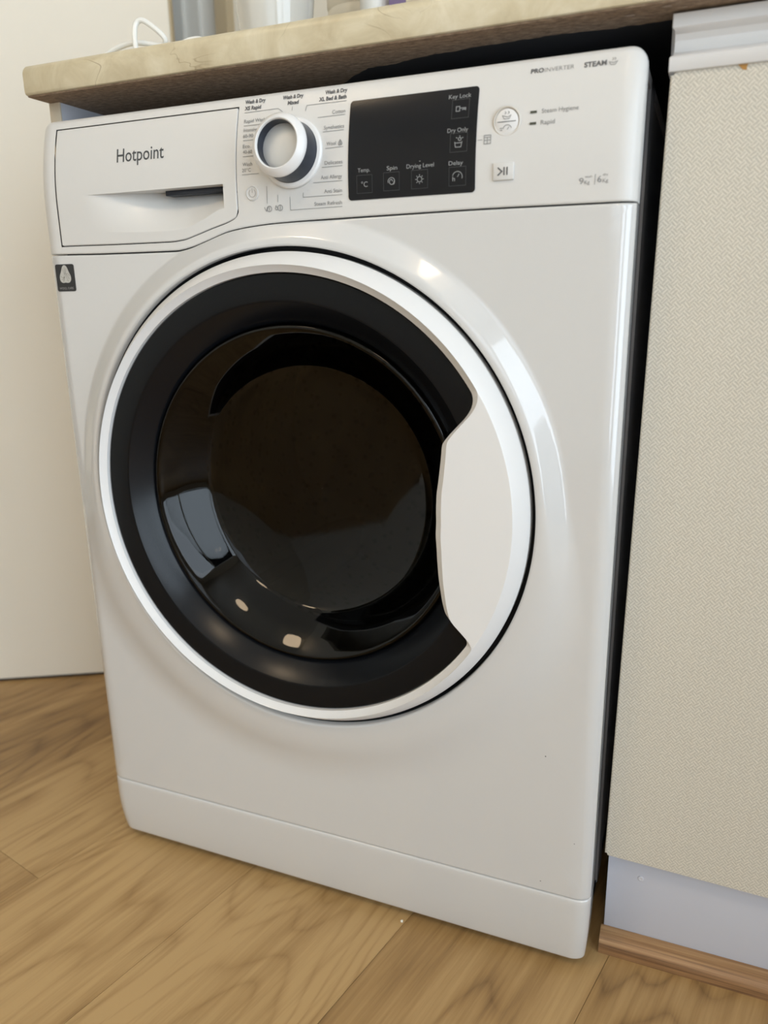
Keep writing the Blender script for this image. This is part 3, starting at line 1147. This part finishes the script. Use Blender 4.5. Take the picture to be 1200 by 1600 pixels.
# right-hand buttons
BX, BZ = 0.4922, 0.8040
yb_ = prof(BZ)
ob = lathe('option_button', [(0.0116, yb_ + 0.0008), (0.0113, yb_ - 0.0010), (0.0104, yb_ - 0.0016), (0.0096, yb_ - 0.0006), (0.0094, yb_ + 0.0006)], BX, BZ, mat('button_surround', (0.62, 0.58, 0.52), 0.35), wm, 72)
ob['label'] = 'round steam and rapid option button with a beige rim'
lathe('button_cap', [(0.0094, yb_ + 0.0006), (0.0092, yb_ - 0.0008), (0.0085, yb_ - 0.0012), (0.0003, yb_ - 0.0012)], BX, BZ, RINGW, ob, 64)
bs = lambda x, z: yb_ - 0.0012
strokes([[(BX - 0.0075, BZ - 0.0002), (BX + 0.0075, BZ - 0.0002)]], 0.0005, INK, ob, 0.0003, bs, name='index_line')
strokes([[(BX - 0.0034, BZ + 0.0042), (BX - 0.0022, BZ + 0.0018), (BX + 0.0020, BZ + 0.0018), (BX + 0.0034, BZ + 0.0042), (BX + 0.0010, BZ + 0.0030), (BX - 0.0034, BZ + 0.0042)],
         [(BX - 0.0016, BZ + 0.0052), (BX - 0.0006, BZ + 0.0062), (BX - 0.0014, BZ + 0.0072)], [(BX + 0.0010, BZ + 0.0052), (BX + 0.0020, BZ + 0.0062), (BX + 0.0012, BZ + 0.0072)]],
        0.0005, INK2, ob, 0.0003, bs)
strokes([arc(BX + 0.0006, BZ - 0.0060, 0.0034, 15, 170), [(BX + 0.0006, BZ - 0.0060), (BX + 0.0020, BZ - 0.0040)], [(BX - 0.0055, BZ - 0.0048), (BX - 0.0034, BZ - 0.0048)],
         [(BX - 0.0050, BZ - 0.0062), (BX - 0.0034, BZ - 0.0062)]], 0.0005, INK2, ob, 0.0003, bs)
for z in (0.8090, 0.8006):
    strokes([], 0.001, mat('led_dark', (0.05, 0.055, 0.04), 0.4), None, 0.0005, fills=[[(0.5105, z - 0.0009), (0.5157, z - 0.0009), (0.5157, z + 0.0009), (0.5105, z + 0.0009)]], name='indicator_window')
letter('Steam Hygiene', 0.5195, 0.5478, 0.8076, 0.0032, INK2, bold=0.0)
letter('Rapid', 0.5192, 0.5302, 0.7992, 0.0032, INK2, bold=0.0)
pp = boxes('start_pause_button', [(0.4826, 0.4996, -0.0018, 0.0012, 0.7603, 0.7736)], PLASTIC, wm, 0.0009)
pp['label'] = 'oblong start and pause button'
ps = lambda x, z: -0.0018
strokes([[(0.4868, 0.7698), (0.4902, 0.7669), (0.4868, 0.7640)], [(0.4920, 0.7640), (0.4920, 0.7700)], [(0.4944, 0.7640), (0.4944, 0.7700)]], 0.0011, INK, pp, 0.0003, ps)
letter('PRO', 0.5084, 0.5185, 0.8382, 0.0031, INK, bold=0.03)
letter('INVERTER', 0.5192, 0.5418, 0.8381, 0.0031, INK2, bold=-0.01)
letter('STEAM', 0.5493, 0.5660, 0.8378, 0.0036, INK, bold=0.025)
strokes([[(0.5676, 0.8398), (0.5692, 0.8374), (0.5722, 0.8374), (0.5738, 0.8398), (0.5710, 0.8388), (0.5676, 0.8398)], [(0.5700, 0.8404), (0.5708, 0.8416), (0.5700, 0.8426)],
         [(0.5716, 0.8404), (0.5724, 0.8416), (0.5716, 0.8426)]], 0.00045, INK2)
letter('9', 0.5514, 0.5548, 0.7535, 0.0044, INK2)
letter('Kg', 0.5554, 0.5594, 0.7532, 0.0026, INK2)
letter('wash', 0.5556, 0.5612, 0.7578, 0.0016, INK2)
strokes([[(0.5632, 0.7525), (0.5636, 0.7600)]], 0.0004, INK2, name='index_line')
letter('6', 0.5652, 0.5684, 0.7540, 0.0044, INK2)
letter('Kg', 0.5692, 0.5734, 0.7537, 0.0026, INK2)
letter('dry', 0.5694, 0.5732, 0.7585, 0.0016, INK2)

# wool sticker under the drawer
vs, fs = [], []
rc = 0.0022
out = []
for cx_, cz_, a0 in ((0.0358 - rc, 0.7103 - rc, 0), (0.0110 + rc, 0.7103 - rc, 90), (0.0110 + rc, 0.6830 + rc, 180), (0.0358 - rc, 0.6830 + rc, 270)):
    out += [(cx_ + rc * math.cos(math.radians(a0 + 18 * q)), cz_ + rc * math.sin(math.radians(a0 + 18 * q))) for q in range(6)]
n = len(out)
vs = [(x, -0.0006, z) for x, z in out] + [(x, 0.003, z) for x, z in out]
fs = [tuple(range(n))] + [(j, (j + 1) % n, n + (j + 1) % n, n + j) for j in range(n)]
stk = mesh('sticker', vs, fs, mat('sticker_black', (0.022, 0.022, 0.024), 0.4), wm)
stk['label'] = 'small black sticker with a pale wool skein emblem'
sw = lambda x, z: -0.0006
SX, SZ = 0.0236, 0.7000


def blob(sc_):
    o = []
    for i in range(48):
        t = 2 * PI * i / 48
        r = 0.0072 * (1 + 0.16 * math.cos(3 * (t - PI / 2)))
        o.append((SX + sc_ * r * math.cos(t) * 0.98, SZ - 0.0008 + sc_ * r * math.sin(t) * 1.22))
    return o


strokes([], 0.001, mat('sticker_white', (0.50, 0.49, 0.46), 0.5), stk, 0.0002, sw, fills=[blob(1.0)], name='wool_emblem')
INKS = mat('sticker_lines', (0.14, 0.13, 0.11), 0.5)
strokes([[(SX + 0.0060 * math.cos(math.radians(90 + 120 * q + 25 * s2)) * (0.2 + t * 0.8), SZ - 0.0008 + 0.0078 * math.sin(math.radians(90 + 120 * q + 25 * s2 + 50 * (1 - t))) * (0.2 + t * 0.8))
          for t in [i / 8 for i in range(9)]] for q in range(3) for s2 in (-1, 0, 1)], 0.00032, INKS, stk, 0.0004, sw)
letter('WOOL CARE', 0.0142, 0.0330, 0.6850, 0.0022, mat('sticker_text', (0.30, 0.29, 0.29), 0.5), stk, surf=sw, off=0.0003)
# small scuffs on the enamel
for x, z, r in ((0.5460, 0.1010, 0.0006), (0.5770, 0.1540, 0.0005), (0.5455, 0.2440, 0.0007)):
    strokes([], 0.001, mat('scuff', (0.10, 0.10, 0.11), 0.7), front, 0.0002, lambda x, z: 0.0, fills=[[(x + r * math.cos(q) * (1 + 0.3 * (q % 2)), z + r * math.sin(q)) for q in range(6)]], name='scuff_mark')

# ================================================================== WORKTOP
WTX0, WTX1, WTY0, WTZ0, WTZ1 = -0.0135, 1.75, 0.0118, 0.8760, 0.9045
wt = thing('worktop', 'beige marble-pattern laminate worktop over the washing machine', 'worktop', (0.87, 0.32, WTZ0))
vs, fs = [], []
# rounded nose profile
pf = [(YB - 0.001, WTZ0), (WTY0 + 0.0022, WTZ0), (WTY0 + 0.0008, WTZ0 + 0.0008), (WTY0, WTZ0 + 0.003)]
for i in range(9):
    a = i / 8 * PI / 2
    pf.append((WTY0 + 0.009 - 0.009 * math.cos(a), WTZ1 - 0.009 + 0.009 * math.sin(a)))
pf.append((YB - 0.001, WTZ1))
xs_ = [WTX0, WTX0 + 0.0006, WTX0 + 0.002] + [WTX0 + 0.002 + (WTX1 - WTX0 - 0.002) * i / 20 for i in range(1, 21)]
ins = [0.0016, 0.0005, 0] + [0] * 20
cy, cz = 0.30, (WTZ0 + WTZ1) / 2
for x, d in zip(xs_, ins):
    for y, z in pf:
        vs.append((x, y + (d if y < cy else 0), z + (d if z < cz else -d)))
n = len(pf)
for i in range(len(xs_) - 1):
    for j in range(n):
        fs.append((i * n + j, (i + 1) * n + j, (i + 1) * n + (j + 1) % n, i * n + (j + 1) % n))
fs.append(tuple(range(n)))
fs.append(tuple((len(xs_) - 1) * n + j for j in range(n)))
mesh('laminate_slab', vs, fs, MARBLE, wt, 40)
# dark brown chipboard underside with its ragged inner edge, and the near-black layer further back
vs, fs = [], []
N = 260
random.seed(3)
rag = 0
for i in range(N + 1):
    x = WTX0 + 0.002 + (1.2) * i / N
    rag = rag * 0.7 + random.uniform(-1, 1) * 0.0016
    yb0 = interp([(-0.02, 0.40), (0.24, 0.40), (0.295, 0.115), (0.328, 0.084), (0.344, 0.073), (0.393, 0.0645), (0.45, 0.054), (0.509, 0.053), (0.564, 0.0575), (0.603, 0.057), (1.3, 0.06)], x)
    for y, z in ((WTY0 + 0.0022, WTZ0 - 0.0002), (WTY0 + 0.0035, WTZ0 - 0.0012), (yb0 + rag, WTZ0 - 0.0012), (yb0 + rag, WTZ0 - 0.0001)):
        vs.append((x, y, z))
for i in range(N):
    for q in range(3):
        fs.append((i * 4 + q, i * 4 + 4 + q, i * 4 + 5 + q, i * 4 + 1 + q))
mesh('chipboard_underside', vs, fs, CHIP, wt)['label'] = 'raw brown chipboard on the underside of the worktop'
boxes('dark_underside', [(WTX0 + 0.004, 1.7, WTY0 + 0.02, 0.62, WTZ0 - 0.0010, WTZ0 - 0.0002)], UNDERSIDE, wt)
# pale chips in the chipboard edge
for x, y, r in ((0.579, 0.031, 0.0036), (0.606, 0.0225, 0.0034), (0.618, 0.030, 0.0020), (0.325, 0.070, 0.0016), (0.235, 0.055, 0.0014)):
    vs = [(x + r * math.cos(q * 1.05) * (1 + 0.4 * (q % 2)), y + 0.6 * r * math.sin(q * 1.05), WTZ0 - 0.0016) for q in range(6)]
    me = bpy.data.meshes.new('chip')
    me.from_pydata(vs, [], [tuple(range(6))])
    link('chip', me, mat('pale_wood_chip', (0.42, 0.34, 0.27), 0.8), wt, smooth=False)

# end panel carrying the left end of the worktop
ep = thing('end_panel', 'pale end panel under the left end of the worktop', 'panel', (-0.006, 0.3, 0))
boxes('panel_board', [(-0.0120, 0.0015, 0.0450, YB - 0.002, 0.0, WTZ0 - 0.0012)], WHITEM, ep)
boxes('edge_band', [(-0.0124, 0.0019, 0.0430, 0.0450, 0.0, WTZ0 - 0.0012)], mat('beige_edge_band', (0.60, 0.52, 0.40), 0.5), ep, 0.0003)

# ================================================================== CUPBOARD ON THE RIGHT
cab = thing('base_cabinet', 'fitted kitchen cupboard right of the washing machine with a woven-pattern door', 'cupboard', (0.91, 0.33, 0))
boxes('side_panel', [(0.6150, 0.6300, 0.062, 0.60, 0.0, 0.872)], WHITEM, cab)
boxes('side_panel', [(1.195, 1.210, 0.062, 0.60, 0.0, 0.872)], WHITEM, cab)
boxes('shelf', [(0.630, 1.195, 0.062, 0.60, 0.10, 0.116)], WHITEM, cab)
boxes('shelf', [(0.630, 1.195, 0.062, 0.60, 0.48, 0.496)], WHITEM, cab)
# door leaf: hangs very slightly out of true
vs, fs = [], []


def dmap(x, z):
    """door sheet: x across 0..1, z up 0..1"""
    xl_, xr_ = (0.6030 + (0.6108 - 0.6030) * z), (1.2000 + 0.004 * z)
    zb_, zt_ = 0.1195 - 0.018 * x, 0.8345
    return xl_ + (xr_ - xl_) * x, zb_ + (zt_ - zb_) * z


bm = bmesh.new()
NX, NZ = 1, 1
c4 = [dmap(0, 0), dmap(1, 0), dmap(1, 1), dmap(0, 1)]
f = bm.faces.new([bm.verts.new((x, 0.0385, z)) for x, z in c4])
r = bmesh.ops.extrude_face_region(bm, geom=[f])
bmesh.ops.translate(bm, vec=(0, 0.0165, 0), verts=[e for e in r['geom'] if isinstance(e, bmesh.types.BMVert)])
bmesh.ops.recalc_face_normals(bm, faces=bm.faces)
ed = [e for e in bm.edges if abs(e.verts[0].co.y - e.verts[1].co.y) > 0.01]
bmesh.ops.bevel(bm, geom=ed, offset=0.0025, segments=3, affect='EDGES')
bmesh.ops.bevel(bm, geom=[e for e in bm.edges if e.verts[0].co.y < 0.0386 and e.verts[1].co.y < 0.0386], offset=0.0009, segments=2, affect='EDGES')
me = bpy.data.meshes.new('cupboard_door')
bm.to_mesh(me)
bm.free()
cd = link('cupboard_door', me, WEAVE, cab)
cd['label'] = 'cream cupboard door with a fine basket-weave pattern'
# moulded rail along the top of the door: a profile swept sideways
RAIL = mat('white_rail', (0.70, 0.69, 0.68), 0.3)
prr = [(0.055, 0.8735), (0.0375, 0.8735), (0.0355, 0.8725), (0.0355, 0.8635), (0.0368, 0.8620), (0.0410, 0.8600), (0.0438, 0.8560), (0.0440, 0.8520), (0.0425, 0.8480), (0.0380, 0.8450),
       (0.0352, 0.8440), (0.0340, 0.8425), (0.0342, 0.8400), (0.0355, 0.8350), (0.0362, 0.8338), (0.0384, 0.8335), (0.055, 0.8335)]
vs, fs = [], []
n = len(prr)
xs2 = [0.6096, 0.6102] + [0.6102 + 0.59 * i / 20 for i in range(1, 21)]
for i, x in enumerate(xs2):
    for j, (y, z) in enumerate(prr):
        sh = 0.0018 if 0.8440 < z < 0.8625 and i < 2 else 0.0
        sh += (0.8440 > z) * -0.0005
        vs.append((x + sh, y + (0.0005 if i == 0 else 0), z))
for i in range(len(xs2) - 1):
    for j in range(n - 1):
        fs.append((i * n + j, (i + 1) * n + j, (i + 1) * n + j + 1, i * n + j + 1))
fs.append(tuple(range(n)))
mesh('handle_rail', vs, fs, RAIL, cab, 28)['label'] = 'white moulded grip rail along the top of the door'
# chipped spot below the rail
me = bpy.data.meshes.new('chip')
cxp, czp = 0.6625, 0.8325
me.from_pydata([(cxp - 0.0052, 0.0381, czp + 0.0018), (cxp + 0.0022, 0.0381, czp + 0.0020), (cxp + 0.0016, 0.0381, czp - 0.0030), (cxp - 0.0010, 0.0381, czp - 0.0024)], [], [(0, 1, 2, 3)])
link('chip', me, mat('orange_bare_wood', (0.42, 0.22, 0.06), 0.8), cab, smooth=False)
boxes('plinth_board', [(0.6060, 1.21, 0.0550, 0.0700, 0.0, 0.150)], mat('blue_white_plinth', (0.56, 0.58, 0.655), 0.38), cab, 0.0006)['label'] = 'bluish white plinth below the cupboard door'
lathe('screw_cap', [(0.0030, 0.0550), (0.0028, 0.0543), (0.0018, 0.0540), (0.0003, 0.0544)], 0.6390, 0.0885, WHITEM, cab, 20)

# wood-effect beading at the foot of the plinth
qd = []
for i in range(9):
    a = i / 8 * PI / 2
    qd.append((0.0548 - 0.0185 * math.sin(a), 0.0002 + 0.0195 * math.cos(a)))
qd = [(0.0548, 0.0002), ] + [(0.0548 - 0.0060, 0.0197)] + [(0.0548 - 0.006 - 0.0135 * math.sin(a), 0.0002 + 0.006 + 0.0135 * math.cos(a)) for a in [i / 8 * PI / 2 for i in range(9)]] + [(0.0353, 0.0002)]
qd.insert(1, (0.0548, 0.0197))
vs, fs = [], []
n = len(qd)
for x in (0.6035, 1.21):
    for y, z in qd:
        vs.append((x, y, z))
fs = [(j, n + j, n + (j + 1) % n, (j + 1) % n) for j in range(n)] + [tuple(range(n)), tuple(n + j for j in range(n))]
struct(mesh('baseboard_right', vs, fs, OAKT, None, 50), 'wood-effect beading strip at the foot of the plinth')

# ================================================================== THINGS ON THE WORKTOP
ZW = WTZ1
cup = thing('beaker', 'pale glazed ceramic beaker standing on the worktop edge', 'cup', (0.206, 0.150, ZW))
lathe_z('beaker_body', [(0.0, ZW), (0.034, ZW), (0.036, ZW + 0.002), (0.0375, ZW + 0.03), (0.0420, ZW + 0.075), (0.0475, ZW + 0.135), (0.048, ZW + 0.138), (0.0460, ZW + 0.138),
                        (0.040, ZW + 0.075), (0.034, ZW + 0.01), (0.0, ZW + 0.008)], 0.206, 0.150, CERAM, cup, 96)
# white charging cable in loops
pts = [(-0.004, 0.090, ZW + 0.0027), (0.008, 0.095, ZW + 0.010), (0.024, 0.096, ZW + 0.026), (0.048, 0.096, ZW + 0.031), (0.062, 0.096, ZW + 0.032), (0.075, 0.098, ZW + 0.031), (0.100, 0.100, ZW + 0.024),
       (0.108, 0.094, ZW + 0.030), (0.090, 0.092, ZW + 0.044), (0.078, 0.092, ZW + 0.052), (0.070, 0.090, ZW + 0.046), (0.074, 0.084, ZW + 0.024), (0.082, 0.078, ZW + 0.006), (0.105, 0.084, ZW + 0.008),
       (0.122, 0.096, ZW + 0.024), (0.140, 0.100, ZW + 0.028), (0.156, 0.096, ZW + 0.022), (0.150, 0.085, ZW + 0.006), (0.130, 0.075, ZW + 0.0025)]
tag(tube('charging_cable', pts, 0.0027, CABLE), 'thin white cable coiled on the left end of the worktop', 'cable')
# things at the back of the worktop, only their lower parts show
jar = thing('storage_jar', 'cream ribbed jar standing between beaker and white bottle', 'jar', (0.226, 0.33, ZW))
JR = mat('cream_jar', (0.72, 0.68, 0.58), 0.35)
pr = [(0.0, ZW), (0.040, ZW), (0.042, ZW + 0.004)]
for i in range(9):
    z = ZW + 0.01 + i * 0.018
    pr += [(0.042, z), (0.0405, z + 0.004), (0.042, z + 0.008)]
pr += [(0.040, ZW + 0.18), (0.036, ZW + 0.185), (0.0, ZW + 0.185)]
lathe_z('jar_body', pr, 0.226, 0.33, JR, jar, 64)
lathe_z('jar_lid', [(0.037, ZW + 0.183), (0.041, ZW + 0.186), (0.041, ZW + 0.205), (0.0, ZW + 0.208)], 0.226, 0.33, FRAMEP, jar, 64)
bot = thing('bottle', 'white plastic bottle standing right of the cream jar', 'bottle', (0.252, 0.245, ZW))
lathe_z('bottle_body', [(0.0, ZW), (0.017, ZW), (0.019, ZW + 0.003), (0.019, ZW + 0.16), (0.010, ZW + 0.18), (0.010, ZW + 0.19), (0.0, ZW + 0.19)], 0.2820, 0.245, CABLE, bot, 48)
lathe_z('bottle_cap', [(0.0115, ZW + 0.188), (0.0115, ZW + 0.21), (0.0, ZW + 0.212)], 0.2820, 0.245, mat('blue_cap', (0.1, 0.15, 0.4), 0.4), bot, 32)
pk = thing('carton', 'slim purple and cream carton standing on the worktop', 'carton', (0.31, 0.24, ZW))
boxes('carton_box', [(0.3060, 0.3440, 0.22, 0.26, ZW, ZW + 0.16)], mat('purple_print', (0.20, 0.15, 0.30), 0.4), pk, 0.001)
boxes('carton_label', [(0.3262, 0.3435, 0.2192, 0.2202, ZW + 0.01, ZW + 0.15)], mat('cream_print', (0.66, 0.60, 0.47), 0.4), pk)
pk2 = thing('snack_packet', 'yellow and black packet at the back of the worktop', 'packet', (0.375, 0.22, ZW))
boxes('packet_body', [(0.3500, 0.4050, 0.205, 0.235, ZW, ZW + 0.17)], mat('black_film', (0.035, 0.030, 0.028), 0.3), pk2, 0.006, 3)
boxes('packet_band', [(0.3500, 0.3640, 0.2040, 0.236, ZW + 0.005, ZW + 0.16)], mat('yellow_film', (0.62, 0.46, 0.10), 0.35), pk2, 0.003, 2)
tb = thing('wooden_board', 'dark brown wooden board leaning at the back of the worktop', 'board', (0.45, 0.24, ZW))
boxes('board', [(0.408, 0.56, 0.235, 0.250, ZW, ZW + 0.20)], OAKT, tb, 0.003)

# crumb on the floor
cr = bmesh.new()
bmesh.ops.create_icosphere(cr, subdivisions=1, radius=0.0018)
for v in cr.verts:
    v.co *= random.uniform(0.7, 1.15)
bmesh.ops.translate(cr, vec=(0.3955, -0.0020, 0.0013), verts=cr.verts)
me = bpy.data.meshes.new('crumb')
cr.to_mesh(me)
cr.free()
tag(link('crumb', me, mat('white_crumb', (0.8, 0.78, 0.7), 0.8), None), 'tiny white crumb on the floor in front of the washing machine', 'crumb')
